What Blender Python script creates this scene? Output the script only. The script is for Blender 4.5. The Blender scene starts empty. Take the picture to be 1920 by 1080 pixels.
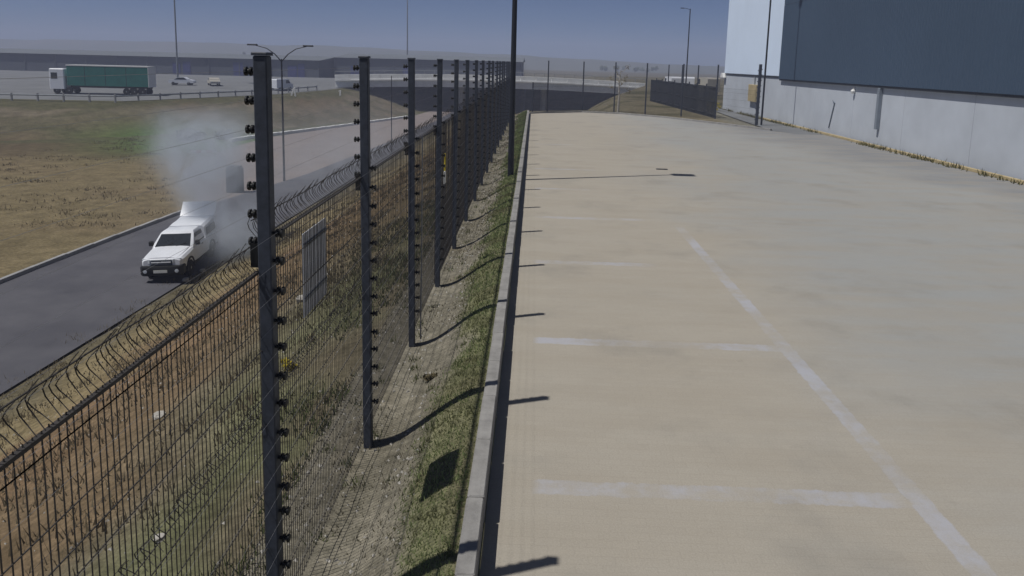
import bpy, math, random
import numpy as np
from mathutils import Matrix, Vector, noise as mnoise
random.seed(7); rng = np.random.default_rng(11)
sc = bpy.context.scene
col = sc.collection
R = math.radians

# ------------------------------------------------------------------ camera
CAM_H = 4.0
def camera_axes(yaw, pitch, roll):
    f = Vector((math.sin(yaw)*math.cos(pitch), math.cos(yaw)*math.cos(pitch), -math.sin(pitch)))
    r = Vector((math.cos(yaw), -math.sin(yaw), 0)); u = r.cross(f)
    r2 = r*math.cos(roll)+u*math.sin(roll); u2 = -r*math.sin(roll)+u*math.cos(roll)
    return r2, u2, f
cd = bpy.data.cameras.new('camera'); cam = bpy.data.objects.new('camera', cd); col.objects.link(cam)
cd.sensor_width = 36; cd.lens = 26.25; cd.shift_y = -0.108; cd.clip_start = .05; cd.clip_end = 9000
r_, u_, f_ = camera_axes(R(-1.525), R(8.8), R(1.4))
M4 = Matrix.Identity(4)
for i in range(3):
    M4[i][0] = r_[i]; M4[i][1] = u_[i]; M4[i][2] = -f_[i]
M4.translation = (0, 0, CAM_H)
cam.matrix_world = M4
sc.camera = cam

# ------------------------------------------------------------------ sky, sun, exposure
SUN_EL = R(62); SUN_DIR = Vector((-.93, -.37))          # horizontal direction towards the sun
SUN_ROT = math.atan2(SUN_DIR.x, SUN_DIR.y)
w = bpy.data.worlds.new('World'); sc.world = w; w.use_nodes = True
wn = w.node_tree.nodes; wl = w.node_tree.links
sky = wn.new('ShaderNodeTexSky'); sky.sky_type = 'NISHITA'; sky.sun_disc = False
sky.sun_elevation = SUN_EL; sky.sun_rotation = SUN_ROT
sky.altitude = 1500; sky.air_density = .42; sky.dust_density = 2.0; sky.ozone_density = 7.0
wl.new(sky.outputs[0], wn['Background'].inputs[0]); wn['Background'].inputs[1].default_value = .055
sd = bpy.data.lights.new('sun', 'SUN'); sun = bpy.data.objects.new('sun', sd); col.objects.link(sun)
sd.energy = 3.4; sd.angle = R(.6); sd.color = (1, .97, .92)
s3 = Vector((SUN_DIR.x*math.cos(SUN_EL), SUN_DIR.y*math.cos(SUN_EL), math.sin(SUN_EL)))
sun.rotation_euler = s3.to_track_quat('Z', 'Y').to_euler(); sun.location = (-20, -10, 40)
vs = sc.view_settings; vs.view_transform = 'Standard'; vs.look = 'None'; vs.exposure = 0; vs.gamma = 1
vs.use_curve_mapping = False
sc.cycles.volume_step_rate = 1.6; sc.cycles.volume_max_steps = 256; sc.cycles.volume_bounces = 2

# ------------------------------------------------------------------ materials
def mat(name, c, rough=.8, var=.15, scale=3., metal=0., bump=0., bscale=40., c2=None, spec=.3, scale2=None):
    m = bpy.data.materials.new(name); m.use_nodes = True; n = m.node_tree.nodes; l = m.node_tree.links
    b = n['Principled BSDF']; b.inputs['Roughness'].default_value = rough; b.inputs['Metallic'].default_value = metal
    b.inputs['Specular IOR Level'].default_value = spec
    g = n.new('ShaderNodeNewGeometry')
    t = n.new('ShaderNodeTexNoise'); t.inputs['Scale'].default_value = scale; t.inputs['Detail'].default_value = 6
    t.inputs['Roughness'].default_value = .65
    l.new(g.outputs['Position'], t.inputs['Vector'])
    r = n.new('ShaderNodeValToRGB'); l.new(t.outputs['Fac'], r.inputs[0])
    lo = c2 if c2 else tuple(x*(1-var) for x in c); hi = c if c2 else tuple(min(1, x*(1+var)) for x in c)
    r.color_ramp.elements[0].position = .32; r.color_ramp.elements[1].position = .68
    r.color_ramp.elements[0].color = (*lo, 1); r.color_ramp.elements[1].color = (*hi, 1)
    l.new(r.outputs[0], b.inputs['Base Color'])
    if bump:
        t2 = n.new('ShaderNodeTexNoise'); t2.inputs['Scale'].default_value = bscale; t2.inputs['Detail'].default_value = 5
        l.new(g.outputs['Position'], t2.inputs['Vector'])
        bp = n.new('ShaderNodeBump'); bp.inputs['Strength'].default_value = bump; bp.inputs['Distance'].default_value = .02
        l.new(t2.outputs['Fac'], bp.inputs['Height']); l.new(bp.outputs[0], b.inputs['Normal'])
    return m
def glass(name, c, rough=.08):
    m = mat(name, c, rough, .1); m.node_tree.nodes['Principled BSDF'].inputs['Specular IOR Level'].default_value = .6
    return m
M = {}
M['post'] = mat('post_paint', (.052, .062, .086), .6, .45, 14, bump=.08, spec=.4, c2=(.030,.036,.050))
M['wire'] = mat('wire_coating', (.046, .042, .040), .7, .25, 9)
M['black'] = mat('black_plastic', (.012, .013, .014), .55, .2, 20)
M['strand'] = mat('steel_strand', (.26, .26, .27), .5, .2, 9)
M['kerb'] = mat('kerb_concrete', (.27, .262, .25), .9, .22, 3.5, bump=.25, bscale=60)
M['concrete'] = mat('bridge_concrete', (.68, .69, .68), .9, .12, .6)
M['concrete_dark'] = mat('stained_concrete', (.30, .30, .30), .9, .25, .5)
M['asphalt'] = mat('asphalt', (.105, .104, .116), .85, .25, .45, bump=.2, bscale=80, c2=(.070,.070,.082))
M['highway'] = mat('old_asphalt', (.16, .165, .17), .9, .15, .2)
M['wall'] = mat('precast_wall', (.47, .505, .555), .85, .09, .35, bump=.05)
M['white_clad'] = mat('white_cladding', (.66, .76, .90), .6, .03, .3)
M['dark_clad'] = mat('slate_cladding', (.050, .080, .125), .6, .07, .12)
M['flash'] = mat('dark_flashing', (.03, .035, .045), .6, .2, 2)
M['pipe'] = mat('grey_pipe', (.20, .23, .27), .6, .1, 2)
M['paint'] = mat('faded_white_paint', (.50, .51, .56), .85, .1, 4)
M['car_white'] = mat('white_car_paint', (.72, .74, .78), .3, .05, 2, spec=.5)
M['car_dirty'] = mat('scorched_paint', (.30, .32, .34), .5, .5, 3)
M['glass'] = glass('car_glass', (.018, .022, .026))
M['lamp_glass'] = glass('headlamp_glass', (.62, .66, .70), .15)
M['tyre'] = mat('tyre_rubber', (.012, .012, .013), .9, .2, 20)
M['rim'] = mat('steel_rim', (.30, .31, .32), .4, .2, 9)
M['grille'] = mat('grille_plastic', (.03, .04, .06), .5, .2, 9)
M['chrome'] = mat('grille_chrome', (.62, .64, .67), .25, .05, 9, spec=.6)
M['plate'] = mat('pale_plate', (.62, .62, .58), .6, .1, 9)
M['green_tarp'] = mat('green_tarpaulin', (.018, .15, .125), .7, .12, .8)
M['blue'] = mat('blue_panel', (.05, .06, .19), .6, .15, 1)
M['beige'] = mat('beige_paint', (.40, .38, .33), .5, .1, 2)
M['tan'] = mat('ochre_paint', (.42, .34, .19), .7, .15, 2)
M['shed'] = mat('far_shed_sheeting', (.095, .108, .130), .8, .18, .04)
M['shed2'] = mat('far_shed_roof', (.14, .155, .17), .8, .1, .02)
M['hill'] = mat('far_hill_scrub', (.13, .135, .12), .95, .2, .01, c2=(.09, .105, .085))
M['red'] = mat('red_paint', (.42, .07, .05), .6, .2, 3)
M['yellow'] = mat('yellow_tape', (.55, .42, .03), .6, .1, 9)
M['white'] = mat('white_plastic', (.72, .72, .70), .5, .06, 9)
M['board'] = mat('board_back', (.50, .51, .54), .6, .12, 5)
M['kiosk'] = mat('kiosk_grey', (.035, .042, .052), .7, .25, 2)
M['trunk'] = mat('bark', (.40, .37, .33), .9, .25, 12)
M['leaf'] = mat('leaf', (.075, .098, .042), .8, .4, 6)
M['dryleaf'] = mat('dry_leaf', (.14, .115, .06), .85, .35, 6)
M['rock'] = mat('pale_stone', (.40, .38, .34), .95, .2, 9, bump=.4, bscale=30)
M['pole'] = mat('dark_pole_paint', (.016, .019, .026), .55, .2, 5)
M['galv'] = mat('galvanised_steel', (.22, .24, .26), .55, .15, 4)
M['slat'] = mat('dark_fence_slat', (.035, .040, .050), .7, .2, 5)

def pavement_mat():
    m = bpy.data.materials.new('yard_paving'); m.use_nodes = True; n = m.node_tree.nodes; l = m.node_tree.links
    b = n['Principled BSDF']; b.inputs['Roughness'].default_value = .9; b.inputs['Specular IOR Level'].default_value = .2
    g = n.new('ShaderNodeNewGeometry')
    def nz(scale, det=5, rough=.6, vec=None):
        t = n.new('ShaderNodeTexNoise'); t.inputs['Scale'].default_value = scale; t.inputs['Detail'].default_value = det
        t.inputs['Roughness'].default_value = rough; l.new(vec or g.outputs['Position'], t.inputs['Vector']); return t.outputs['Fac']
    def mr(v, a, b_, c=0, d=1):
        k = n.new('ShaderNodeMapRange'); l.new(v, k.inputs[0]); k.inputs[1].default_value = a; k.inputs[2].default_value = b_
        k.inputs[3].default_value = c; k.inputs[4].default_value = d; k.interpolation_type = 'SMOOTHSTEP'; return k.outputs[0]
    def mix(f, a, b_, mode='MIX'):
        k = n.new('ShaderNodeMix'); k.data_type = 'RGBA'; k.blend_type = mode
        if isinstance(f, float): k.inputs[0].default_value = f
        else: l.new(f, k.inputs[0])
        for i, v in ((6, a), (7, b_)):
            if isinstance(v, tuple): k.inputs[i].default_value = (*v, 1)
            else: l.new(v, k.inputs[i])
        return k.outputs[2]
    def math_(op, a, b_):
        k = n.new('ShaderNodeMath'); k.operation = op
        for i, v in ((0, a), (1, b_)):
            if isinstance(v, (int, float)): k.inputs[i].default_value = v
            else: l.new(v, k.inputs[i])
        return k.outputs[0]
    sx = n.new('ShaderNodeSeparateXYZ'); l.new(g.outputs['Position'], sx.inputs[0])
    # lens glare painted into the colour: beige over the bays, greyer beyond them
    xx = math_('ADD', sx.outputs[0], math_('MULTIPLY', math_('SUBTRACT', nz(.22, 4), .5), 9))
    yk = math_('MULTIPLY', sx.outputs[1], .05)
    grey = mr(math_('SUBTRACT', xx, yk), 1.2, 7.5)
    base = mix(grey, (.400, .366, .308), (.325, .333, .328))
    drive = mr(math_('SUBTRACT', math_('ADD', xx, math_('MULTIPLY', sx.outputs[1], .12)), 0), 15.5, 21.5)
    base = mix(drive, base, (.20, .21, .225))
    mp = n.new('ShaderNodeMapping'); mp.inputs['Scale'].default_value = (.35, 1.6, 1); l.new(g.outputs['Position'], mp.inputs[0])
    streak = mr(nz(1.0, 5, .6, mp.outputs[0]), .35, .68)
    base = mix(math_('MULTIPLY', streak, .45), base, (.35, .31, .25))
    blot = mr(nz(.55, 5, .6), .5, .72)
    base = mix(math_('MULTIPLY', blot, .5), base, (.265, .25, .22))
    dark = mr(nz(1.9, 5, .7), .62, .8)
    base = mix(math_('MULTIPLY', dark, .42), base, (.20, .19, .17))
    fine = nz(55, 4, .7)
    base = mix(math_('MULTIPLY', mr(fine, .3, .7), .28), base, (.20, .185, .155))
    # block paving: fine darker joints
    br = n.new('ShaderNodeTexBrick'); br.inputs['Scale'].default_value = 1.0; br.inputs['Mortar Size'].default_value = .006
    br.inputs['Brick Width'].default_value = .22; br.inputs['Row Height'].default_value = .11; br.inputs['Mortar Smooth'].default_value = .4
    br.inputs['Color1'].default_value = (.47, .47, .47, 1); br.inputs['Color2'].default_value = (.53, .53, .53, 1); br.inputs['Mortar'].default_value = (.40, .40, .40, 1)
    l.new(g.outputs['Position'], br.inputs[0])
    base = mix(.22, base, br.outputs[0], 'OVERLAY')
    # worn bay lines painted on the blocks: firm edges, chipped and rubbed away by tyres
    chip = nz(6., 6, .75); patch = nz(.75, 3, .5)
    def line(u, c, w_, v, v0, v1):
        e = math_('SUBTRACT', 1., math_('DIVIDE', math_('ABSOLUTE', math_('SUBTRACT', u, c), 0), w_))
        k = mr(math_('ADD', e, math_('MULTIPLY', math_('SUBTRACT', chip, .5), .9)), .0, .22)
        return math_('MULTIPLY', k, math_('MULTIPLY', mr(v, v0-.06, v0+.06), math_('SUBTRACT', 1., mr(v, v1-.5, v1+.1))))
    tot = line(sx.outputs[0], 3.74, .12, sx.outputs[1], 3., 18.5)
    for yk, x1 in ((6.6,3.7),(10.4,3.9),(14.75,2.6),(19.2,3.0),(23.7,2.0),(28.2,2.6),(36.9,2.2)):
        tot = math_('MAXIMUM', tot, line(sx.outputs[1], yk, .135, sx.outputs[0], .12, x1))
    wear = mr(math_('ADD', math_('MULTIPLY', patch, .7), math_('MULTIPLY', chip, .45)), .465, .74, .09, .82)
    base = mix(math_('MULTIPLY', math_('MULTIPLY', tot, wear), .62), base, (.42, .45, .55))
    l.new(base, b.inputs['Base Color'])
    bp = n.new('ShaderNodeBump'); bp.inputs['Strength'].default_value = .25; bp.inputs['Distance'].default_value = .01
    l.new(fine, bp.inputs['Height']); l.new(bp.outputs[0], b.inputs['Normal'])
    return m
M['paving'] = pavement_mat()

def soil_mat(name, bump=.5):
    """colour of the ground comes from the 'soil' attribute (grass, dirt, dust patches), broken up by noise"""
    m = bpy.data.materials.new(name); m.use_nodes = True; n = m.node_tree.nodes; l = m.node_tree.links
    b = n['Principled BSDF']; b.inputs['Roughness'].default_value = .95; b.inputs['Specular IOR Level'].default_value = .1
    a = n.new('ShaderNodeAttribute'); a.attribute_name = 'soil'
    g = n.new('ShaderNodeNewGeometry')
    out = a.outputs['Color']
    for s, lo, hi, fac in ((.9, (.62, .60, .55), (1.25, 1.22, 1.2), .8), (7., (.55, .55, .5), (1.35, 1.32, 1.25), .8), (45., (.6, .6, .6), (1.35, 1.35, 1.3), .8)):
        t = n.new('ShaderNodeTexNoise'); t.inputs['Scale'].default_value = s; t.inputs['Detail'].default_value = 6; t.inputs['Roughness'].default_value = .65
        l.new(g.outputs['Position'], t.inputs['Vector'])
        r = n.new('ShaderNodeValToRGB'); r.color_ramp.elements[0].position = .33; r.color_ramp.elements[1].position = .67
        r.color_ramp.elements[0].color = (*lo, 1); r.color_ramp.elements[1].color = (*hi, 1)
        l.new(t.outputs['Fac'], r.inputs[0])
        k = n.new('ShaderNodeMix'); k.data_type = 'RGBA'; k.blend_type = 'MULTIPLY'; k.inputs[0].default_value = fac
        l.new(out, k.inputs[6]); l.new(r.outputs[0], k.inputs[7]); out = k.outputs[2]
    l.new(out, b.inputs['Base Color'])
    bp = n.new('ShaderNodeBump'); bp.inputs['Strength'].default_value = bump; bp.inputs['Distance'].default_value = .05
    l.new(t.outputs['Fac'], bp.inputs['Height']); l.new(bp.outputs[0], b.inputs['Normal'])
    return m
M['soil'] = soil_mat('soil')
def blade_mat():
    m = bpy.data.materials.new('grass_blades'); m.use_nodes = True; n = m.node_tree.nodes; l = m.node_tree.links
    a = n.new('ShaderNodeAttribute'); a.attribute_name = 'tint'
    b = n['Principled BSDF']; b.inputs['Roughness'].default_value = .8; b.inputs['Specular IOR Level'].default_value = .15
    l.new(a.outputs['Color'], b.inputs['Base Color'])
    tr = n.new('ShaderNodeBsdfTranslucent'); l.new(a.outputs['Color'], tr.inputs[0]); mx = n.new('ShaderNodeMixShader'); mx.inputs[0].default_value = .45
    l.new(b.outputs[0], mx.inputs[1]); l.new(tr.outputs[0], mx.inputs[2]); l.new(mx.outputs[0], n['Material Output'].inputs[0]); return m
M['blade'] = blade_mat()

# ------------------------------------------------------------------ mesh helpers
class MB:
    def __init__(s): s.v = []; s.f = []; s.m = []; s.mi = 0
    def add(s, vs, fs):
        o = len(s.v); s.v += [tuple(p) for p in vs]; s.f += [tuple(i+o for i in f) for f in fs]; s.m += [s.mi]*len(fs); return s
    def box(s, x0, x1, y0, y1, z0, z1):
        return s.add([(x0,y0,z0),(x1,y0,z0),(x1,y1,z0),(x0,y1,z0),(x0,y0,z1),(x1,y0,z1),(x1,y1,z1),(x0,y1,z1)],
                     [(0,3,2,1),(4,5,6,7),(0,1,5,4),(1,2,6,5),(2,3,7,6),(3,0,4,7)])
    def bbox(s, x0, x1, y0, y1, z0, z1, b=.01):
        """box with chamfered vertical and top edges"""
        def ring(z, i): 
            a0, a1, c0, c1 = x0+i, x1-i, y0+i, y1-i
            return [(a0+b,c0,z),(a1-b,c0,z),(a1,c0+b,z),(a1,c1-b,z),(a1-b,c1,z),(a0+b,c1,z),(a0,c1-b,z),(a0,c0+b,z)]
        return s.loft([ring(z0, 0), ring(z1-b, 0), ring(z1, b*.7)])
    def loft(s, rings, cap=True, closed=True):
        n = len(rings[0]); vs = [p for r in rings for p in r]; fs = []
        for k in range(len(rings)-1):
            for i in range(n if closed else n-1):
                j = (i+1) % n; fs.append((k*n+i, k*n+j, (k+1)*n+j, (k+1)*n+i))
        if cap: fs.append(tuple(range(n-1, -1, -1))); fs.append(tuple((len(rings)-1)*n+i for i in range(n)))
        return s.add(vs, fs)
    def tube(s, pts, rad, n=8, cap=True):
        pts = [Vector(p) for p in pts]; rings = []
        if not hasattr(rad, '__len__'): rad = [rad]*len(pts)
        for i, p in enumerate(pts):
            d = (pts[min(i+1, len(pts)-1)]-pts[max(i-1, 0)]).normalized()
            a = Vector((0,0,1)) if abs(d.z) < .9 else Vector((1,0,0))
            e1 = d.cross(a).normalized(); e2 = d.cross(e1)
            rings.append([p+(e1*math.cos(t)+e2*math.sin(t))*rad[i] for t in [2*math.pi*k/n for k in range(n)]])
        return s.loft(rings, cap)
    def lathe(s, prof, axis='z', c=(0,0,0), n=12):
        rings = []
        for r, h in prof:
            ring = []
            for k in range(n):
                t = 2*math.pi*k/n; a, b = r*math.cos(t), r*math.sin(t)
                p = {'z': (a,b,h), 'x': (h,a,b), 'y': (a,h,b)}[axis]
                ring.append((p[0]+c[0], p[1]+c[1], p[2]+c[2]))
            rings.append(ring)
        return s.loft(rings)
    def prism(s, poly, axis, a, b):
        """poly of (u,v) extruded along axis from a to b: axis y -> (u, t, v), axis x -> (t, u, v), axis z -> (u, v, t)"""
        f = {'y': lambda u, v, t: (u, t, v), 'x': lambda u, v, t: (t, u, v), 'z': lambda u, v, t: (u, v, t)}[axis]
        return s.loft([[f(u, v, a) for u, v in poly], [f(u, v, b) for u, v in poly]])
    def mesh(s, name, mats, smooth=None):
        me = bpy.data.meshes.new(name); me.from_pydata(s.v, [], s.f)
        for k in (mats if isinstance(mats, (list, tuple)) else [mats]): me.materials.append(M[k])
        if any(s.m): me.polygons.foreach_set('material_index', s.m)
        import bmesh
        b = bmesh.new(); b.from_mesh(me); bmesh.ops.recalc_face_normals(b, faces=b.faces); b.to_mesh(me); b.free()
        if smooth:
            me.polygons.foreach_set('use_smooth', [True]*len(me.polygons)); me.set_sharp_from_angle(angle=R(smooth))
        me.update(); return me
    def build(s, name, mats, parent=None, smooth=None, loc=None):
        return link(name, s.mesh(name, mats, smooth), parent, loc)
def link(name, me, parent=None, loc=None, rz=0):
    o = bpy.data.objects.new(name, me); col.objects.link(o); o.parent = parent
    if loc is not None: o.location = loc
    if rz: o.rotation_euler.z = rz
    return o
def tag(o, label=None, cat=None, group=None, kind=None):
    if label: o['label'] = label
    if cat: o['category'] = cat
    if group: o['group'] = group
    if kind: o['kind'] = kind
    return o
def thing(name, label, cat, loc=(0,0,0), rz=0, group=None):
    return tag(link(name, None, None, loc, rz), label, cat, group)
def copy_tree(o, parent=None):
    c = o.copy(); col.objects.link(c); c.parent = parent
    for ch in list(o.children): copy_tree(ch, c)
    return c

# ------------------------------------------------------------------ terrain
def zl(Y): return -5.2-1.2*np.clip((Y-30)/100, 0, 1)
PLAT = np.array([(-2.3,-80),(-2.3,59.5),(-1,63),(4,66),(8,67),(10,80),(12,104),(22,150),(22,260),(300,260),(300,-80)], float)
def sdist(X, Y, poly):
    d = np.full(X.shape, 1e9); inside = np.zeros(X.shape, bool); n = len(poly)
    for i in range(n):
        a = poly[i]; b = poly[(i+1) % n]; e = b-a
        t = np.clip(((X-a[0])*e[0]+(Y-a[1])*e[1])/(e@e), 0, 1)
        d = np.minimum(d, np.hypot(X-a[0]-t*e[0], Y-a[1]-t*e[1]))
        c = ((a[1] > Y) != (b[1] > Y)) & (X < (b[0]-a[0])*(Y-a[1])/(b[1]-a[1]+1e-12)+a[0])
        inside ^= c
    return np.where(inside, -d, d)
def vnoise(X, Y, s, seed=0):
    """smooth value noise on a lattice"""
    x = X*s+seed*17.3; y = Y*s+seed*9.1; xi = np.floor(x).astype(int); yi = np.floor(y).astype(int); fx = x-xi; fy = y-yi
    fx = fx*fx*(3-2*fx); fy = fy*fy*(3-2*fy)
    def h(a, b):
        k = (a*374761393+b*668265263+seed*1442695) & 0x7fffffff
        k = ((k ^ (k >> 13))*1274126177) & 0x7fffffff
        return (k ^ (k >> 16)) % 10007/10007.
    return (h(xi,yi)*(1-fx)+h(xi+1,yi)*fx)*(1-fy)+(h(xi,yi+1)*(1-fx)+h(xi+1,yi+1)*fx)*fy
def fbm(X, Y, s, seed=0): return .55*vnoise(X,Y,s,seed)+.3*vnoise(X,Y,s*2.1,seed+1)+.15*vnoise(X,Y,s*4.3,seed+2)
def sstep(x, a, b):
    t = np.clip((x-a)/(b-a), 0, 1); return t*t*(3-2*t)
def ground_h(X, Y):
    X = np.asarray(X, float); Y = np.asarray(Y, float)
    d = sdist(X, Y, PLAT)
    bed = np.where(X < -.3, np.where(Y < 61, -.29+.50*sstep(X, -1.65, -.5), -.29+.2*sstep(X, -1.65, -.5)), -.06)
    bed = np.where((X > -.3) & (X < 17), -.06, bed)
    s = np.clip(d/11.0, 0, 1); s = s*s*(3-2*s)*.5+s*.5
    low = zl(Y)+4.2*sstep(Y, 168, 186)
    z = np.where(d < 0, bed, bed+(low-bed)*s)
    bumps = (fbm(X, Y, .5, 3)-.5)*.28*sstep(d, .3, 2)*(1-sstep(d, 9, 12.5)*.8)+(fbm(X, Y, 2.2, 5)-.5)*.09*sstep(d, .1, .8)*(1-sstep(d, 9.5, 12.5))
    bumps += np.where((X < -.5) & (d < .3), (fbm(X, Y, 2.5, 8)-.5)*.05, 0)
    return z+bumps
GREEN = np.array((.142,.148,.088)); DRY = np.array((.175,.155,.112)); GREY = np.array((.235,.222,.188)); RED = np.array((.22,.155,.100))
OCHRE = np.array((.24,.20,.122)); DUST = np.array((.19,.165,.125)); BROWN = np.array((.15,.118,.077)); OLIVE = np.array((.085,.082,.045))
def soil_colour(X, Y):
    n1 = fbm(X, Y, .28, 21); n2 = fbm(X, Y, .9, 31); n3 = fbm(X, Y, .12, 41)
    c = np.empty(X.shape+(3,)); c[:] = DRY
    def put(mask, colr): 
        m = np.clip(mask, 0, 1)[..., None]; c[:] = c*(1-m)+colr*m
    d = -2.3-X
    # slope beyond the fence
    put(sstep(d+(n2-.5)*1.5, .1, .8)*sstep(n1, .25, .5), GREEN)
    put(sstep(d+(n1-.5)*3, 1.6, 2.8), DRY)
    put(sstep(d+(n1-.5)*3, 2.4, 3.8)*.9, BROWN*.5+RED*.5)
    put(sstep(d+(n1-.5)*4+(Y-18)*.05, 4.4, 6.5), RED)
    put(sstep(d+(n1-.5)*3+(Y-30)*.08, 6.4, 8.5), OCHRE)
    put(sstep(d+(n1-.5)*2, 9.8, 11.6), OLIVE*.5+DUST*.5)
    far = sstep(Y, 14, 24)*sstep(d, .2, 1.0)*(1-sstep(d, 4, 8)); put(far*.7, RED*.6+OLIVE*.4)
    # lower flat left of the road
    lf = sstep(-X, 18.5, 20); put(lf, BROWN*.55+OCHRE*.45); put(lf*sstep(n3, .35, .6), OCHRE*.8)
    put(lf*sstep(Y+(n1-.5)*16, 62, 72), BROWN*.8); put(lf*sstep(Y+(n1-.5)*14, 72, 80)*sstep(n3+n2*.3, .4, .62), OLIVE*.8+GREEN*.2)
    put(np.exp(-((X+37)/8)**2-((Y-82)/10)**2)*1.5, np.array((.085,.145,.04)))
    # fence bed and grass strip
    put((X > -2.35)*(X < -.2)*1., GREY); put((X > -2.35)*(X < -1.75)*.8, GREY*.85)
    put((X > -2)*(X < -.2)*(Y < 63)*sstep(X+(n2-.5)*.75+(n1-.5)*.35, -1.12, -.85), GREEN*1.35)
    put((X > -2)*(X < -.2)*sstep(n2, .55, .75)*.5, DRY)
    # beyond the yard
    put((X > -2)*sstep(Y, 58, 61), DUST*.55+OLIVE*.45); put((X > -2)*sstep(Y, 60, 64)*sstep(n1, .45, .65), OLIVE*.9)
    put((X > 14.5)*(Y < 78)*1., np.array((.20,.195,.17)))
    put(sstep(Y, 186, 200), OLIVE*.7+DUST*.3)
    return c
def axis_coords(segs):
    out = []
    for a, b, st in segs: out += list(np.arange(a, b-1e-6, st))
    out.append(segs[-1][1]); return np.array(out)
xs = axis_coords([(-2500,-400,300),(-400,-120,20),(-120,-40,4),(-40,-18,1),(-18,-3,.3),(-3,0,.1),(0,24,1),(24,60,6),(60,400,40),(400,2500,300)])
ys = axis_coords([(-60,0,5),(0,30,.25),(30,60,.5),(60,110,1),(110,200,2),(200,400,20),(400,3600,200)])
GX, GY = np.meshgrid(xs, ys); GZ = ground_h(GX, GY)
nx, ny = len(xs), len(ys)
me = bpy.data.meshes.new('ground')
idx = np.arange(nx*ny).reshape(ny, nx)
quads = np.stack([idx[:-1,:-1], idx[:-1,1:], idx[1:,1:], idx[1:,:-1]], -1).reshape(-1, 4)
me.from_pydata(np.stack([GX,GY,GZ], -1).reshape(-1, 3).tolist(), [], quads.tolist())
def set_soil(me, X, Y):
    a = me.attributes.new('soil', 'FLOAT_COLOR', 'POINT'); c = soil_colour(X, Y).reshape(-1, 3)
    a.data.foreach_set('color', np.concatenate([c, np.ones((len(c), 1))], 1).ravel())
set_soil(me, GX, GY)
me.polygons.foreach_set('use_smooth', [True]*len(me.polygons)); me.materials.append(M['soil'])
tag(link('ground', me), kind='structure')

def sheet(name, poly, z, m, n=1):
    """flat polygon, z a number or a function of (x, y)"""
    b = MB(); b.add([(x, y, z(x, y) if callable(z) else z) for x, y in poly], [tuple(range(len(poly)))])
    o = b.build(name, m); tag(o, kind='structure'); return o
FARK = [(-.34,58.6),(1.1,60.2),(4,62.1),(7,61.3),(10.2,58),(13,53.3),(15.4,48.6),(16.4,46.6)]
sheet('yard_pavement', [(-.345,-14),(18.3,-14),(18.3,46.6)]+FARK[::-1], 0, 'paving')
sheet('service_lane', [(16.42,46.61),(18.3,46.61),(18.3,74),(16.9,74),(16.0,60),(15.46,48.6)], .004, 'highway')

# road below the yard, its apron, verge kerbs
def road_z(off): return lambda x, y: float(zl(np.array(y)))+off
def strip(name, L, Rr, off, m):
    b = MB(); n = len(L)
    b.add([(x, y, road_z(off)(x, y)) for x, y in L]+[(x, y, road_z(off)(x, y)) for x, y in Rr], [(i, n+i, n+i+1, i+1) for i in range(n-1)])
    return tag(b.build(name, m), kind='structure')
M['apron'] = mat('dusty_glare_asphalt', (.235, .195, .178), .9, .16, .35, c2=(.185, .158, .148))  # paler than the road: sun glare and smoke partly put into the colour
def ypts(L): return [(np.interp(y, [p[1] for p in L], [p[0] for p in L]), y) for y in [0,12,24,30,36,42,48,54,60,70,80,90,100,110,120,130,140,150,160,166]]
strip('road', ypts([(-21.2,0),(-20.6,36),(-20.4,44),(-18.4,60),(-17.2,90),(-16.6,130),(-16.6,166)]), ypts([(-14.3,0),(-13.95,28),(-14.0,60),(-14.6,166)]), .07, 'asphalt')
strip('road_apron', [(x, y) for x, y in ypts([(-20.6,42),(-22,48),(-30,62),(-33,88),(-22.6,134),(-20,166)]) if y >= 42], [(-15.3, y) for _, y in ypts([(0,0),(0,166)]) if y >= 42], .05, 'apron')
def kerb_run(name, pts, w_, h_, label, z, length=1.0, m='kerb', flat=False):
    """a run of single kerb stones along a polyline"""
    root = thing(name, label, 'kerb')
    P = [Vector((x, y, 0)) for x, y in pts]; stone = {}
    for a, b in zip(P[:-1], P[1:]):
        L = (b-a).length; n = max(1, round(L/length)); l = L/n; d = (b-a)/L; key = round(l, 3)
        if key not in stone: stone[key] = MB().bbox(-w_/2, w_/2, .004, l-.004, 0, h_, .012).mesh('kerbstone', m)
        for i in range(n):
            p = a+d*(i*l); zz = z(p.x, p.y) if callable(z) else z
            o = link('kerbstone', stone[key], root, (p.x+random.uniform(-.004,.004), p.y, zz+random.uniform(-.004,.004)), math.atan2(-d.x, d.y))
    return root
kerb_run('kerb', [(-.405,-2),(-.405,58.6)], .15, .33, 'pale concrete kerb between the grass strip and the parking yard', -.05)
kerb_run('kerb', [(x, y+.12) for x, y in FARK[:7]], .15, .16, 'curved concrete kerb closing the far end of the yard', -.04)
kerb_run('kerb', [(-34.6,84),(-34,88.5),(-28,111),(-22.8,134)], .5, .35, 'light kerb on the far edge of the lower road apron', road_z(.0), 3.0, 'concrete')
kerb_run('kerb', [(-21.4,0),(-20.75,36),(-20.55,44)], .18, .22, 'dark kerb on the left edge of the lower road', road_z(.0), 2.0, 'concrete_dark')

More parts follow.
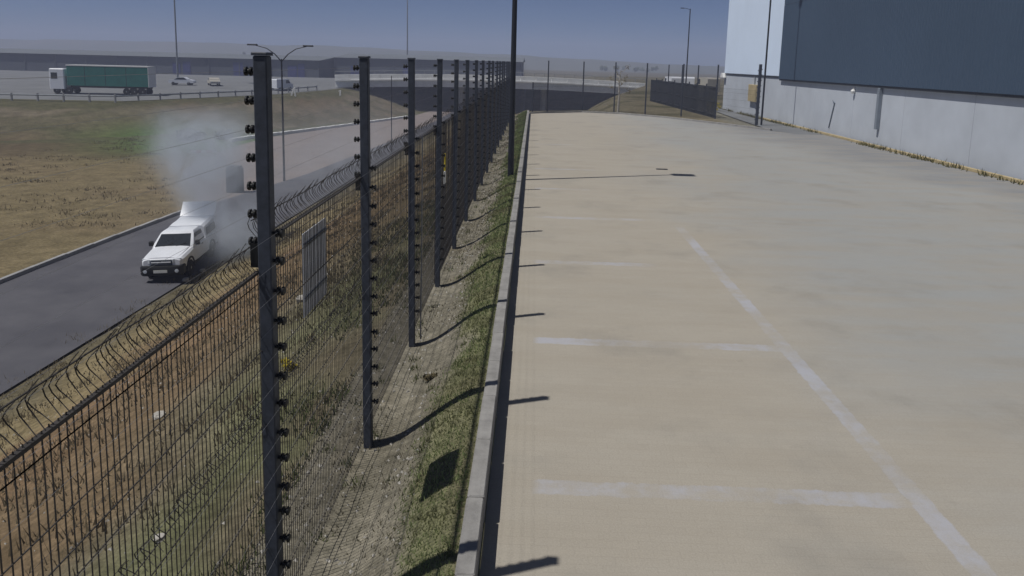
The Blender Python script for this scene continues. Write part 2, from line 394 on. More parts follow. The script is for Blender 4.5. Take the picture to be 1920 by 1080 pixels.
# embankment on the left and the main road above it
TOE = [(-190,66),(-95,62),(-56,76),(-36,96),(-25,130),(-21,152)]
TOP = [(-190,92),(-110,96),(-56,101),(-44,128),(-39.5,146),(-38,152)]
TZ = [-2.7,-2.7,-2.6,-2.5,-2.2,-2.0]
def embank():
    vs = []; nU, nV = 110, 16
    tp = np.array(TOE, float); pp = np.array(TOP, float); k = np.linspace(0, len(TOE)-1, nU)
    ki = np.arange(len(TOE))
    X = np.empty((nV, nU)); Y = X.copy(); Z = X.copy()
    for j in range(nV):
        f = j/(nV-1)
        x0, y0 = np.interp(k, ki, tp[:,0]), np.interp(k, ki, tp[:,1]); x1, y1 = np.interp(k, ki, pp[:,0]), np.interp(k, ki, pp[:,1])
        X[j] = x0+(x1-x0)*f; Y[j] = y0+(y1-y0)*f
        z0 = zl(Y[j])-.25; z1 = np.interp(k, ki, TZ); g = f*f*(3-2*f)*.6+f*.4
        Z[j] = z0+(z1-z0)*g+(fbm(X[j], Y[j], .25, 51)-.5)*.6*math.sin(math.pi*f)
    me = bpy.data.meshes.new('embankment'); idx = np.arange(nU*nV).reshape(nV, nU)
    me.from_pydata(np.stack([X,Y,Z],-1).reshape(-1,3).tolist(), [], np.stack([idx[:-1,:-1],idx[:-1,1:],idx[1:,1:],idx[1:,:-1]],-1).reshape(-1,4).tolist())
    a = me.attributes.new('soil', 'FLOAT_COLOR', 'POINT')
    n1 = fbm(X, Y, .10, 61)[..., None]; n2 = fbm(X, Y, .4, 63)[..., None]; f = np.linspace(0,1,nV)[:, None, None]+np.zeros((nV,nU,1))
    c = BROWN*.95+(DUST*.85-BROWN*.95)*sstep(n1, .35, .65)
    g = sstep(n2+n1-f*.4, .85, 1.1)*.7; c = c*(1-g)+OLIVE*g
    g = sstep(f+(n2-.5)*.5, .62, .85); c = c*(1-g)+(OLIVE*.75+GREEN*.2)*g
    g = np.exp(-((X+42)/9)**2-((Y-88)/9)**2)[..., None]; g = np.clip(g*1.5, 0, 1); c = c*(1-g)+np.array((.085,.145,.04))*g
    a.data.foreach_set('color', np.concatenate([c.reshape(-1,3), np.ones((nU*nV,1))],1).ravel())
    me.polygons.foreach_set('use_smooth', [True]*len(me.polygons)); me.materials.append(M['soil'])
    tag(link('embankment', me), kind='structure')
embank()
def main_z(x, y):
    x = min(x, -38.); yt = float(np.interp(x, [p[0] for p in TOP], [p[1] for p in TOP])); zt = float(np.interp(x, [p[0] for p in TOP], TZ))
    return zt+min(max(y-yt, 0)*.03, 1.4)
b = MB(); rows = []
for f in np.linspace(0, 1, 9):
    rows.append([(x, y+(190-y)*f, main_z(x, y+(190-y)*f)) for x, y in [(np.interp(k, range(6), [p[0] for p in TOP]), np.interp(k, range(6), [p[1] for p in TOP])) for k in np.linspace(0, 5, 31)]])
b.loft(rows, cap=False, closed=False); tag(b.build('main_road', 'highway'), kind='structure')

# bridge over the lower road
br = thing('overpass_bridge', 'long pale concrete road bridge crossing over the dark underpass', 'bridge', (-9, 150, 0))
camber = lambda x: -2.0+.75*(1-(x/31.)**2)
xs_ = np.linspace(-31, 31, 32)
b = MB(); b.loft([[(x,0,camber(x)),(x,0,camber(x)+1.35),(x,36,camber(x)+1.35),(x,36,camber(x))] for x in xs_]); b.build('deck', 'concrete', br)
b = MB(); b.loft([[(x,-.25,camber(x)+1.3),(x,-.25,camber(x)+1.55),(x,.4,camber(x)+1.55),(x,.4,camber(x)+1.3)] for x in xs_]); b.build('deck_edge', 'concrete', br)
for i in range(20):
    x0 = -31+i*3.1; z0 = camber(x0+1.55)+1.55
    pn = MB().bbox(0, 3.06, 0, .22, 0, .95, .03).build('parapet_panel', 'concrete', br, loc=(x0, -.1, z0)); pn.rotation_euler.y = -math.atan2(camber(x0+3.1)-camber(x0), 3.1)
b = MB()
for i in range(32): x = -31+i*2; b.box(x-.04, x+.04, 0, .08, camber(x)+2.4, camber(x)+3.2)
b.tube([(x, .04, camber(x)+3.2) for x in xs_], .05, 6); b.build('railing', 'galv', br)
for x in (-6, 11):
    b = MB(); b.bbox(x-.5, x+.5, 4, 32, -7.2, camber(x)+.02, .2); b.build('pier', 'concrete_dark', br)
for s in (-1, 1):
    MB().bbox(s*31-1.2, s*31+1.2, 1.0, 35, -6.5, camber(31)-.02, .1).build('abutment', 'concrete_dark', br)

# far ground: ridge lines and sheds
def ridge(name, pts, depth, m):
    b = MB(); n = 140; P = np.array(pts, float); x = np.linspace(P[0,0], P[-1,0], n); y = np.interp(x, P[:,0], P[:,1]); z = np.interp(x, P[:,0], P[:,2])
    z = z+(fbm(x, y, .02, 5)-.5)*z.max()*.14+(fbm(x, y, .09, 6)-.5)*z.max()*.05
    rows = []
    for f, k in ((0,0),(.25,.35),(.5,.75),(.75,.97),(1,1),(1.4,.8),(2.0,.2),(2.4,-.3)):
        rows.append([(x[i]*(1+.0*f), y[i]+f*depth, -2.6+(z[i]+2.6)*k+(0 if f in (0,) else (fbm(np.array(x[i]), np.array(f*9.), .05, 9)-.5)*1.0)) for i in range(n)])
    b.loft(rows, cap=False, closed=False); o = b.build(name, m, smooth=60); tag(o, kind='structure'); return o
ridge('hills', [(-900,900,17),(-500,820,19),(-250,700,17),(-60,640,12),(40,620,9),(140,640,5.5),(260,700,2.5),(500,800,3),(900,900,6)], 160, 'hill')
def far_shed(label, x0, x1, y, h, rise, doors):
    sh = thing('far_warehouse', label, 'building', (x0, y, -2.6)); L = x1-x0
    MB().box(0, L, 0, 45, 0, h).build('wall', 'shed', sh)
    MB().prism([(-.5,h+.01),(20,h+rise),(45.5,h+.01)], 'x', -.5, L+.5).build('roof', 'shed2', sh)
    for xd, wd, h1 in doors: MB().box(xd-x0, xd-x0+wd, -.12, .05, .02, h1).build('door', 'blue', sh)
    for k in range(1, int(L/9)): MB().box(k*9-.15, k*9+.15, -.2, -.002, .02, h-.05).build('wall_column', 'shed', sh)
far_shed('long low dark warehouse with blue doors along the left skyline', -175, -62, 215, 5.6, 1.3, ((-104.5,2.2,4.0),(-101.5,2.2,4.4),(-86.8,2.8,4.5),(-71,2.6,4.0),(-68,1.9,4.6)))
far_shed('darker long shed behind the bridge left of the tall pole', -61, -4, 228, 6.6, 1.4, ((-56,2.6,4.2),(-40,3,4.0)))

# ------------------------------------------------------------------ warehouse on the right
wh = thing('warehouse', 'big warehouse with grey precast base, white and slate cladding', 'building', (18.5, 0, 0))
Y0, Y1, YS = -12, 74, 57.0
b = MB(); b.box(.12, 60, Y0, Y1-.1, -.3, 13.9); b.build('core', 'flash', wh)
yy = Y1
while yy > Y0+.1:
    y2 = max(yy-6.0, Y0); MB().bbox(0, .20, y2+.012, yy-.012, -.3, 3.28, .012).build('wall_panel', 'wall', wh); yy = y2
yy = 18.5
xx = .2
while xx < 59:
    MB().bbox(xx+.012, min(xx+6, 60)-.012, Y1-.1, Y1+.02, -.3, 3.28, .012).build('wall_panel', 'wall', wh); xx += 6
def cladding(name, x, ya, yb, z0, z1, m, pitch=.25, dp=.03):
    b = MB(); prof = []; y = ya; 
    while y < yb-1e-6:
        for f, o in ((0,0),(.6,0),(.7,-dp),(.9,-dp)): 
            if y+f*pitch <= yb: prof.append((x+o, y+f*pitch))
        y += pitch
    prof.append((x, yb)); prof += [(x+.1, yb), (x+.1, ya)]
    b.prism(prof, 'z', z0, z1); return b.build(name, m, wh)
cladding('white_cladding', 0, YS, Y1, 3.42, 14, 'white_clad')
yy = YS-.01
while yy > Y0+.1:
    y2 = max(yy-5.75, Y0); cladding('slate_cladding_sheet', -.20+random.uniform(-.006,.006), y2+.012, yy-.012, 3.22, 8.6, 'dark_clad', .25, .02); cladding('slate_cladding_sheet', -.20+random.uniform(-.006,.006), y2+.012, yy-.012, 8.62, 14, 'dark_clad', .25, .02); yy = y2
MB().box(-.1, .3, YS-.01, YS+.0, 3.22, 14).build('corner_trim', 'flash', wh)
MB().box(-.06, .25, YS, Y1+.05, 3.285, 3.415).build('flashing', 'flash', wh)
MB().box(-.17, .2, Y0, YS-.02, 3.10, 3.215).build('soffit', 'flash', wh)
b = MB(); b.bbox(-.22, -.005, 40.4, 40.62, .9, 3.09, .02); b.build('downpipe', 'pipe', wh)
b = MB(); b.bbox(-.2, -.005, 20.4, 20.62, .9, 3.09, .02); b.build('downpipe', 'pipe', wh)
b = MB(); b.lathe([(.02,.0),(.09,-.04),(.13,-.12),(.10,-.22),(.02,-.26)], 'z', (-.12,43.9,2.92)); b.tube([(0,43.9,2.98),(-.12,43.9,2.96)], .025); b.build('wall_lamp', 'white', wh, 40)
b = MB(); b.bbox(-.28, -.005, 62.6, 64.6, 1.2, 2.6, .03); b.build('electrical_box', 'tan', wh)
b = MB(); b.tube([(-.05,63.6,2.6),(-.05,63.6,3.28)], .06); b.build('conduit', 'galv', wh)
b = MB(); b.tube([(-.04,47.2,.4),(-.04,46.6,2.0),(-.04,46.9,2.1)], .035); b.build('hose', 'pipe', wh)
b = MB(); b.prism([(73.2,3.0),(74.3,3.0),(74.0,3.42),(73.5,3.42)], 'x', -.35, -.08); b.build('corner_hopper', 'white', wh)
kerb_run('kerb', [(18.12,-10),(18.12,60)], .16, .12, 'thin ochre kerb line along the foot of the warehouse wall', 0.006, 2.0, 'tan')

# ------------------------------------------------------------------ fence: tall electric posts and welded mesh
FX = -1.74; ST = [1.75+3*k for k in range(20)]
ef = thing('electric_fence', 'tall dark electric fence posts with black insulators along the yard', 'fence', (FX, 0, 0))
def fz(y): return float(ground_h(np.array(FX), np.array(y)))
def post_mesh(h=4.30, w_=.045):
    b = MB(); b.bbox(-w_, w_, -w_, w_, 0, h, .008); b.bbox(-w_-.008, w_+.008, -w_-.008, w_+.008, h+.001, h+.022, .006); return b.mesh('post', 'post')
PM = post_mesh()
def ins_mesh(s):
    b = MB(); b.lathe([(.012,.0),(.012,.02),(.028,.022),(.030,.034),(.017,.037),(.017,.052),(.031,.055),(.028,.068),(.010,.072)] if s > 0 else
                      [(.010,-.072),(.028,-.068),(.031,-.055),(.017,-.052),(.017,-.037),(.030,-.034),(.028,-.022),(.012,-.02),(.012,0)], 'x', (s*.045,0,0), 10)
    return b.mesh('insulator', 'black', 40)
IL, IR = ins_mesh(-1), ins_mesh(1)
UP = [3.90-.185*i for i in range(7)]; LO = [2.86-.20*i for i in range(14)]
for k, y in enumerate(ST):
    if k == 0: continue
    z = -.30
    p = link('post', PM, ef, (0, y, z)); p.rotation_euler = (random.uniform(-.008,.008), random.uniform(-.006,.006), random.uniform(-.05,.05))
    if k <= 6:
        for h in UP: link('insulator', IL, p, (0, 0, h+.30))
        for h in LO: link('insulator', IR, p, (0, .0, h+.30+random.uniform(-.01,.01)))
        br_ = MB(); br_.box(-.10, -.046, -.03, .03, 0, .16); br_.box(-.12, -.03, .046, .06, .05, .11); br_.build('bracket', 'black', p, loc=(0, 0, 2.62+.30+(0 if k != 1 else .0)))
    else:
        b = MB()
        for h in UP: b.box(-.11, -.045, -.025, .025, h+.28, h+.33)
        for h in LO: b.box(.045, .11, -.025, .025, h+.28, h+.33)
        tag(b.build('insulators', 'black', p), kind='stuff')
    MB().bbox(-.026, .026, -.026, .026, 0, 2.9, .005).build('mesh_post', 'wire', p, loc=(-.005, .085, 0))
b = MB()
for h in UP: b.tube([(-.09, -1.5, h)]+[(-.09, y, h) for y in ST[1:]], .0009, 4, False)
for h in LO: b.tube([(.09, -1.5, h)]+[(.09, y, h) for y in ST[1:]], .0009, 4, False)
tag(b.build('electric_wires', 'strand', ef), kind='stuff')

mf = thing('mesh_fence', 'black welded wire mesh fence with curled outward tips below the tall posts', 'fence', (FX-.06, 0, 0))
def wire(b, p, q, t=.0055):
    """thin square wire between two points in the mesh plane (x along fence normal)"""
    p = Vector(p); q = Vector(q); d = (q-p).normalized(); a = Vector((1,0,0)); e = d.cross(a).normalized()*t*.5; n = a*t*.5
    b.add([p+e+n, p-e+n, p-e-n, p+e-n, q+e+n, q-e+n, q-e-n, q+e-n], [(0,1,5,4),(1,2,6,5),(2,3,7,6),(3,0,4,7)])
def curl(b, y, z, L, rnd):
    pts = []
    for i in range(6):
        f = i/5.; pts.append((-.055*math.sin(f*3.6)+.02*f*rnd-.05*f, y+.025*rnd*f+.015*math.sin(f*6), z+L*f))
    for p, q in zip(pts[:-1], pts[1:]): wire(b, p, q, .004)
def panel(y0, y1, zt, detail):
    b = MB(); zb = -.24; n = int(round((y1-y0)/.05)); th = .0044 if detail else .0068
    for i in range(n+1):
        y = y0+(y1-y0)*i/n; jig = random.uniform(-.003,.003)
        wire(b, (0,y,zb), (random.uniform(-.004,.004),y+jig,zt), th)
    hs = [zb+.04+.30*i for i in range(int((zt-zb)/.30)+1)]+[zt-.02, zt-.10]
    for z in hs: wire(b, (.004,y0,z), (.004,y1,z), .0044)
    for zf in (zt-.55, 1.52, .6, -.05): wire(b, (.03,y0,zf), (.03,y1,zf), .005); 
    o = tag(b.build('mesh_wires', 'wire', mf), kind='stuff')
    b = MB(); n2 = n if detail else n//2
    for i in range(n2): curl(b, y0+(y1-y0)*(i+.5)/n2, zt-.01, random.uniform(.15,.21), random.uniform(-.7,.7))
    if detail:
        for i in range(n2): curl(b, y0+(y1-y0)*(i+.5)/n2, 1.52, random.uniform(.10,.16), random.uniform(-1,1))
    for z in (zt+.17, ): 
        seg = [(-.05+random.uniform(-.006,.006), y0+(y1-y0)*i/8, z-.03+random.uniform(-.006,.006)) for i in range(9)]
        for p, q in zip(seg[:-1], seg[1:]): wire(b, p, q, .006)
    tag(b.build('curled_tips', 'wire', mf), kind='stuff')
    b = MB(); b.box(-.012, .012, y0, y1, zt-.03, zt-.012); b.build('top_rail', 'wire', mf)
panel(ST[0], ST[1], 2.60, True); panel(-1.25, ST[0], 2.60, True)
for k in range(1, len(ST)-1): panel(ST[k]+(.05 if k == 1 else 0), ST[k+1], 2.78, k < 4)
sg = thing('sign_board', 'plain grey sign board seen from behind, wired to the mesh between the nearest posts', 'sign', (FX-.085, 6.13, 2.22))
b = MB(); b.bbox(-.006, .002, -.33, .33, -.33, .37, .001); b.build('panel', 'board', sg)
for zz in (-.2, .25): MB().box(.003, .012, -.33, .33, zz, zz+.03).build('batten', 'galv', sg)
tg = thing('hanging_tag', 'small white tag on a yellow strap hanging on the mesh', 'tag', (FX+.04, 14.4, 1.74))
MB().bbox(-.01, .01, -.11, .11, -.12, .12, .004).build('tag_plate', 'white', tg)
MB().tube([(0,0,.12),(0,.02,.3),(0,-.01,.46)], .02, 6).build('strap', 'yellow', tg)
cb = MB(); cb.tube([(FX+.13, 10.80, 2.9),(FX+.13, 10.80, 1.2),(FX+.12, 10.81, -.2)], .011, 6)
tag(cb.build('cable', 'strand'), 'pale cable hanging down beside the third tall fence post', 'cable')

# fence across the far end
ff = thing('far_fence', 'thin dark fence posts with fine mesh across the far end of the yard', 'fence')
FP = [(1.1,60.4),(4.1,63.2),(6.8,63.6),(9.3,62.7),(12.0,61.2),(14.3,59.3),(15.75,53.2)]
pm2 = post_mesh(4.25, .05)
for x, y in FP[:-1]: link('post', pm2, ff, (x, y, float(ground_h(np.array(x), np.array(y)))-.05))
pe = MB(); pe.bbox(-.09, .09, -.09, .09, 0, 4.3, .01)
for i in range(10): pe.box(-.16, -.09, -.03, .03, .4+.38*i, .46+.38*i); pe.box(.09, .15, -.03, .03, .5+.38*i, .56+.38*i)
pe.build('end_post', 'post', ff, loc=(*FP[-1], -.05))
b = MB(); b.bbox(-.05,.05,-.05,.05,0,2.5,.01); b.build('corner_post', 'post', ff, loc=(-.1,59.6,-.05))
for (xa, ya), (xb, yb) in zip([(-.1,59.6)]+FP[:-1], FP):
    b = MB(); n = 40
    for i in range(n): 
        f = i/n; x, y = xa+(xb-xa)*f, ya+(yb-ya)*f; b.box(x-.003, x+.003, y-.003, y+.003, -.1, 2.4)
    for z in (.1,.6,1.1,1.6,2.1,2.4): b.tube([(xa,ya,z),(xb,yb,z)], .004, 4, False)
    tag(b.build('mesh_wires', 'wire', ff), kind='stuff')
sf = thing('slatted_fence', 'dense dark mesh fence running away beside the warehouse', 'fence', (14.42, 60.2, 0))
DX, DY = 13.3-14.42, 86.5-60.2
for j in range(9):
    b = MB(); 
    for i in range(20):
        f = (j+i/20)/9; b.box(DX*f-.012, DX*f+.012, DY*f-.03, DY*f+.03, -.1, 2.42+.04*math.sin(j*3))
    for z in (.2,1.2,2.3): b.box(DX*j/9-.02, DX*(j+1)/9+.02, DY*j/9, DY*(j+1)/9, z, z+.05)
    tag(b.build('mesh_wires', 'slat', sf), kind='stuff')
    MB().bbox(-.05,.05,-.05,.05,-.1,2.6+(1.5 if j in (2,4,6) else 0),.01).build('post', 'post', sf, loc=(DX*j/9+.06, DY*j/9, 0))

# ------------------------------------------------------------------ poles
def pole(loc, h, r0, r1, label, head):
    t = thing('camera_pole' if head else 'light_pole', label, 'pole', loc)
    b = MB(); b.tube([(0,0,-.1),(0,0,h*.5),(0,0,h)], [r0,(r0+r1)/2,r1], 12); b.build('shaft', 'pole', t, 40)
    MB().bbox(-r0*1.8, r0*1.8, -r0*1.8, r0*1.8, -.05, .05, .02).build('base_plate', 'galv', t)
    if head == 'flood':
        MB().box(-.1, .75, -.05, .05, h-.02, h+.05).build('cross_arm', 'pole', t)
        for x in (.15,.55): MB().bbox(x-.2, x+.2, -.28, .28, h+.06, h+.2, .03).build('floodlight', 'pole', t)
    else:
        MB().tube([(0,0,h-.1),(-.5,0,h+.05),(-.8,0,h+.06)], .03, 6).build('arm', 'pole', t); MB().bbox(-1.2,-.7,-.1,.1,h+.02,h+.11,.03).build('lamp_head', 'pole', t)
    return t
pole((-.72,25.2,-.0), 12, .105, .06, 'tall dark pole standing in the grass strip beside the fence', 'flood')
pole((15.95,52.7,0), 13, .07, .05, 'thin dark pole at the end of the far fence before the white cladding', 'flood')
pole((19.0,95,0), 11, .09, .06, 'slim light pole with a small arm against the sky left of the warehouse', '')

# lower road lamps
def road_lamp(loc, h, label, double=True, span=2.1):
    t = thing('street_lamp', label, 'street lamp', loc, 0, None)
    MB().tube([(0,0,-.1),(0,0,h*.6),(0,0,h)], [.09,.07,.05], 8).build('shaft', 'galv' if not double else 'pole', t, 40)
    for s in ((-1, 1) if double else (1,)):
        a = MB(); a.tube([(0,0,h-.2),(s*.5,0,h+.35),(s*1.1,0,h+.75),(s*span,0,h+1.0)], [.045,.04,.035,.03], 6); arm = a.build('arm', 'pole', t, 40)
        MB().bbox(s*span-.45, s*span+.3, -.13, .13, h+.94, h+1.06, .04).build('lamp_head', 'pole', arm)
    return t
road_lamp((-18.95,56,-5.5), 9.3, 'double armed street lamp beside the lower road behind the first post')
t = thing('sign_pole', 'thin plain pole on the lower road apron between the second and third posts', 'pole', (-14.5,76,-5.8))
MB().tube([(0,0,-.1),(0,0,8.1)], [.06,.04], 8).build('shaft', 'pole', t, 40); MB().bbox(-.1,.1,-.1,.1,0,.25,.02).build('base', 'galv', t)
def mast(loc, h, label, r=.16):
    t = thing('light_mast', label, 'mast', loc)
    MB().tube([(0,0,-.2),(0,0,h)], [r,r*.6], 8).build('shaft', 'galv', t, 40)
    MB().lathe([(.2,h-.2),(.8,h),(.8,h+.2),(.2,h+.4)], 'z').build('lamp_ring', 'galv', t)
mast((-67.2,140,-2.6), 26, 'tall mast rising by the main road on the left', .18); mast((-47.5,280,-2.2), 32, 'very tall thin mast far behind the bridge', .3)

# ------------------------------------------------------------------ vehicles
def rounded_rect(x, hw, z0, z1, r):
    return [(x,-hw,z0+r),(x,-hw,z1-r),(x,-hw+r*.7,z1-r*.25),(x,-hw+r*2,z1),(x,hw-r*2,z1),(x,hw-r*.7,z1-r*.25),(x,hw,z1-r),(x,hw,z0+r),(x,hw-r,z0),(x,-hw+r,z0)]
def wheel(parent, x, y, r, s, wd=.24):
    wv = MB(); wv.lathe([(r*.55,-wd/2),(r*.92,-wd/2),(r,-wd/2+.04),(r,wd/2-.04),(r*.92,wd/2),(r*.55,wd/2)], 'y', (0,0,0), 20)
    t = wv.build('wheel', 'tyre', parent, 40, (x, y, r))
    m = MB(); m.lathe([(r*.56,0),(r*.54,s*.02),(r*.2,s*.01),(r*.16,s*.05),(.02,s*.055)], 'y', (0, s*(wd/2-.05), 0), 16); m.build('rim', 'rim', t, 40)
    return t
def pickup():
    t = thing('pickup_truck', 'white pickup truck with black bumper, smoking on the lower road', 'pickup truck', (-15.0, 30.9, -5.11), 0)
    t.rotation_euler = (R(2.0), 0, math.atan2(-1, .13)); t.scale = (.95,)*3      # forward is +x, heading down the road towards the camera
    # lower body
    b = MB(); st = [(2.42,.74,.55,.98,.08),(2.36,.80,.50,1.02,.10),(2.05,.86,.46,1.09,.12),(1.45,.885,.44,1.15,.12),(.95,.89,.44,1.19,.10),(.3,.89,.44,1.15,.06),(-.8,.89,.44,1.14,.06),(-2.5,.88,.48,1.14,.06),(-2.62,.86,.52,1.12,.06)]
    b.loft([rounded_rect(*s) for s in st]); body = b.build('body', 'car_white', t, 35)
    # bonnet crease panel
    b = MB(); b.loft([[(x,-h,z),(x,-h*.5,z+.03),(x,h*.5,z+.03),(x,h,z),(x,h,z-.05),(x,-h,z-.05)] for x, h, z in ((2.34,.60,1.03),(2.0,.68,1.10),(1.4,.72,1.165),(1.0,.72,1.20))]); b.build('bonnet', 'car_white', t, 35)
    # cab
    def ring(z, xf, xb, hw, r=.08):
        return [(xf,-hw+r,z),(xf,hw-r,z),(xf-r,hw,z),(xb+r,hw,z),(xb,hw-r,z),(xb,-hw+r,z),(xb+r,-hw,z),(xf-r,-hw,z)]
    b = MB(); b.loft([ring(1.14,1.06,-.78,.86),ring(1.3,.86,-.77,.84),ring(1.66,.36,-.72,.71),ring(1.73,.22,-.68,.64),ring(1.755,.05,-.6,.5)]); cab = b.build('cab', 'car_white', t, 30)
    def pt(z, s, side):   # point on windscreen plane between base and top
        f = (z-1.16)/(1.66-1.16); x = 1.045+(.36-1.045)*f; hw = (.76-.13*f)
        return x, hw
    b = MB(); q = []
    for z in (1.20, 1.64):
        x, hw = pt(z, 0, 0); q.append([(x+.012,-hw,z),(x+.05*(1 if z < 1.5 else .8),0,z),(x+.012,hw,z)])
    b.loft([q[0]+[(p[0]-.02,p[1],p[2]) for p in q[0][::-1]], q[1]+[(p[0]-.02,p[1],p[2]) for p in q[1][::-1]]]); ws = b.build('windscreen', 'glass', t, 35)
    b = MB(); b.tube([(1.06,.1,1.20),(.86,.55,1.34)], .012, 5); b.tube([(1.06,-.45,1.20),(.88,0,1.33)], .012, 5); b.build('wiper', 'black', t)
    for s in (-1, 1):
        hw0, hw1 = .855, .725
        b = MB(); P = [(.72,s*hw0,1.2),(-.68,s*hw0,1.2),(-.64,s*hw1,1.62),(.30,s*hw1,1.62)]
        b.loft([[(p[0],p[1]+s*.008,p[2]) for p in P], [(p[0],p[1]-s*.03,p[2]) for p in P]]); b.build('side_window', 'glass', t)
        b = MB(); b.bbox(.62, .80, min(s*.90,s*1.08), max(s*.90,s*1.08), 1.2, 1.40, .03); b.build('mirror', 'black', t)
        b = MB(); b.box(-.3, -.12, min(s*.885,s*.91), max(s*.885,s*.91), 1.02, 1.05); b.build('door_handle', 'black', t)
        # headlamp
        b = MB(); b.loft([[(2.40,s*.46,.82),(2.40,s*.46,1.0),(2.30,s*.78,1.03),(2.28,s*.80,.84)], [(2.45,s*.47,.83),(2.44,s*.47,.99),(2.34,s*.80,1.02),(2.33,s*.81,.85)]]); b.build('headlight', 'lamp_glass', t)
        # wheel arches
        for xw in (1.5, -1.62):
            b = MB(); pr = [(xw+.47*math.cos(a), .40+.47*math.sin(a)) for a in np.linspace(-.15, math.pi+.15, 12)]; pi = [(xw+.40*math.cos(a), .40+.40*math.sin(a)) for a in np.linspace(math.pi+.15, -.15, 12)]
            b.prism(pr+pi, 'y', min(s*.80,s*.925), max(s*.80,s*.925)); b.build('wheel_arch', 'black', t)
            wheel(t, xw, s*.78, .37, s)
        b = MB(); b.box(-1.1, 1.05, min(s*.80,s*.90), max(s*.80,s*.90), .38, .47); b.build('side_sill', 'black', t)
    # grille and bumper
    b = MB(); b.loft([[(2.40,-.45,.74),(2.40,.45,.74),(2.38,.43,.99),(2.38,-.43,.99)], [(2.455,-.44,.75),(2.455,.44,.75),(2.43,.42,.98),(2.43,-.42,.98)]]); gr = b.build('grille', 'grille', t)
    b = MB(); b.bbox(2.44, 2.485, -.40, .40, .855, .90, .01); b.build('grille_bar', 'chrome', gr)
    for z in (.79,.95): MB().box(2.44, 2.468, -.41, .41, z, z+.02).build('grille_slat', 'galv', gr)
    b = MB(); b.loft([rounded_rect(*s) for s in ((2.15,.90,.34,.74,.05),(2.40,.88,.30,.745,.06),(2.53,.76,.32,.72,.06),(2.56,.60,.36,.68,.05))]); bu = b.build('front_bumper', 'black', t, 35)
    b = MB(); b.box(2.562, 2.578, -.30, .26, .45, .57); b.build('number_plate', 'plate', t)
    for s in (-1,1): MB().lathe([(.07,2.50),(.08,2.565),(.02,2.57)], 'x', (0,s*.64,.52), 12).build('fog_lamp', 'lamp_glass', bu)
    # canopy on the load bed, its back half lifted and buckled by the fire
    b = MB(); b.loft([[(x,-hw,1.12),(x,-hw*.93,zt-.1),(x,-hw*.8,zt),(x,hw*.8,zt),(x,hw*.93,zt-.1),(x,hw,1.12)] for x, hw, zt in ((-.86,.86,1.72),(-1.2,.87,1.78),(-1.8,.86,1.80),(-2.3,.86,1.86),(-2.6,.85,1.80))]); can = b.build('canopy', 'car_white', t, 35)
    for s in (-1,1):
        P = [(-1.05,s*.865,1.22),(-2.45,s*.86,1.24),(-2.4,s*.83,1.58),(-1.1,s*.83,1.56)]
        b = MB(); b.loft([[(p[0],p[1]+s*.012,p[2]) for p in P], [(p[0],p[1]-s*.02,p[2]) for p in P]]); b.build('canopy_window', 'glass', can)
    b = MB(); b.loft([[(x,-.80,z),(x,.80,z),(x+.012,.80,z+.035),(x+.012,-.80,z+.035)] for x, z in ((-2.58,1.80),(-2.82,2.02),(-3.05,2.26),(-3.2,2.40))]); b.build('canopy_hatch', 'car_white', can, 35)
    b = MB(); b.bbox(-2.74,-2.62,-.84,.84,.42,.58,.02); b.build('rear_bumper', 'black', t)
    for s in (-1,1): MB().bbox(-2.66,-2.61,s*.74-.08,s*.74+.08,.75,1.05,.01).build('tail_light', 'red', t)
    return t
pickup()
def small_car(name, label, loc, rz, m, kind='car', L=4.3, Hh=1.45, W=1.7):
    t = thing(name, label, kind, loc, rz)
    if name == 'sedan':
        prof = [(-.5,.28),(-.5,.6),(-.47,.66),(-.30,.70),(-.14,.97),(.12,1.0),(.28,.70),(.47,.62),(.5,.5),(.5,.28)]
    else:
        prof = [(-.5,.2),(-.5,.93),(-.48,1.0),(.22,1.0),(.36,.62),(.48,.55),(.5,.45),(.5,.2)]
    b = MB(); b.prism([(u*L, v*Hh) for u, v in prof], 'y', -W/2, W/2); b.build('body', m, t)
    for s in (-1,1):
        if name == 'sedan': P = [(-.27,.70),(-.13,.93),(.11,.95),(.24,.70)]
        else: P = [(.06,.62),(.06,.9),(.21,.92),(.32,.62)]
        b = MB(); b.prism([(u*L, v*Hh) for u, v in P], 'y', s*W/2-.01, s*(W/2+.012)); b.build('window', 'glass', t)
        for x in (-.31,.31): wheel(t, x*L, s*(W/2-.1), .31, s, .2)
    P = [(.12,.96),(.27,.71)] if name == 'sedan' else [(.225,.95),(.35,.64)]
    b = MB(); (u0,v0),(u1,v1) = P; b.add([(u0*L+.03,-W*.42,v0*Hh),(u0*L+.03,W*.42,v0*Hh),(u1*L+.03,W*.45,v1*Hh),(u1*L+.03,-W*.45,v1*Hh),(u0*L-.1,-W*.42,v0*Hh-.1),(u0*L-.1,W*.42,v0*Hh-.1),(u1*L-.1,W*.45,v1*Hh-.05),(u1*L-.1,-W*.45,v1*Hh-.05)], [(0,1,2,3),(4,7,6,5),(0,4,5,1),(3,2,6,7),(0,3,7,4),(1,5,6,2)]); b.build('windscreen', 'glass', t)
    for s in (-1,1):
        MB().bbox(L*.5-.02, L*.5+.03, s*W*.36-.13, s*W*.36+.13, .5*Hh-.09, .5*Hh+.05, .01).build('headlight', 'lamp_glass', t)
    return t
zr = -2.55
small_car('sedan', 'white sedan on the main road at the upper left', (-63.5,134,main_z(-63.5,134)+.01), R(8), 'car_white')
small_car('sedan', 'small beige sedan behind the white sedan on the main road', (-58.2,135,main_z(-58.2,135)+.01), R(-60), 'beige')
small_car('panel_van', 'white panel van on the main road just right of the first tall post', (-46.2,136,main_z(-46.2,136)+.01), R(70), 'car_white', 'van', 4.6, 2.0, 1.8)
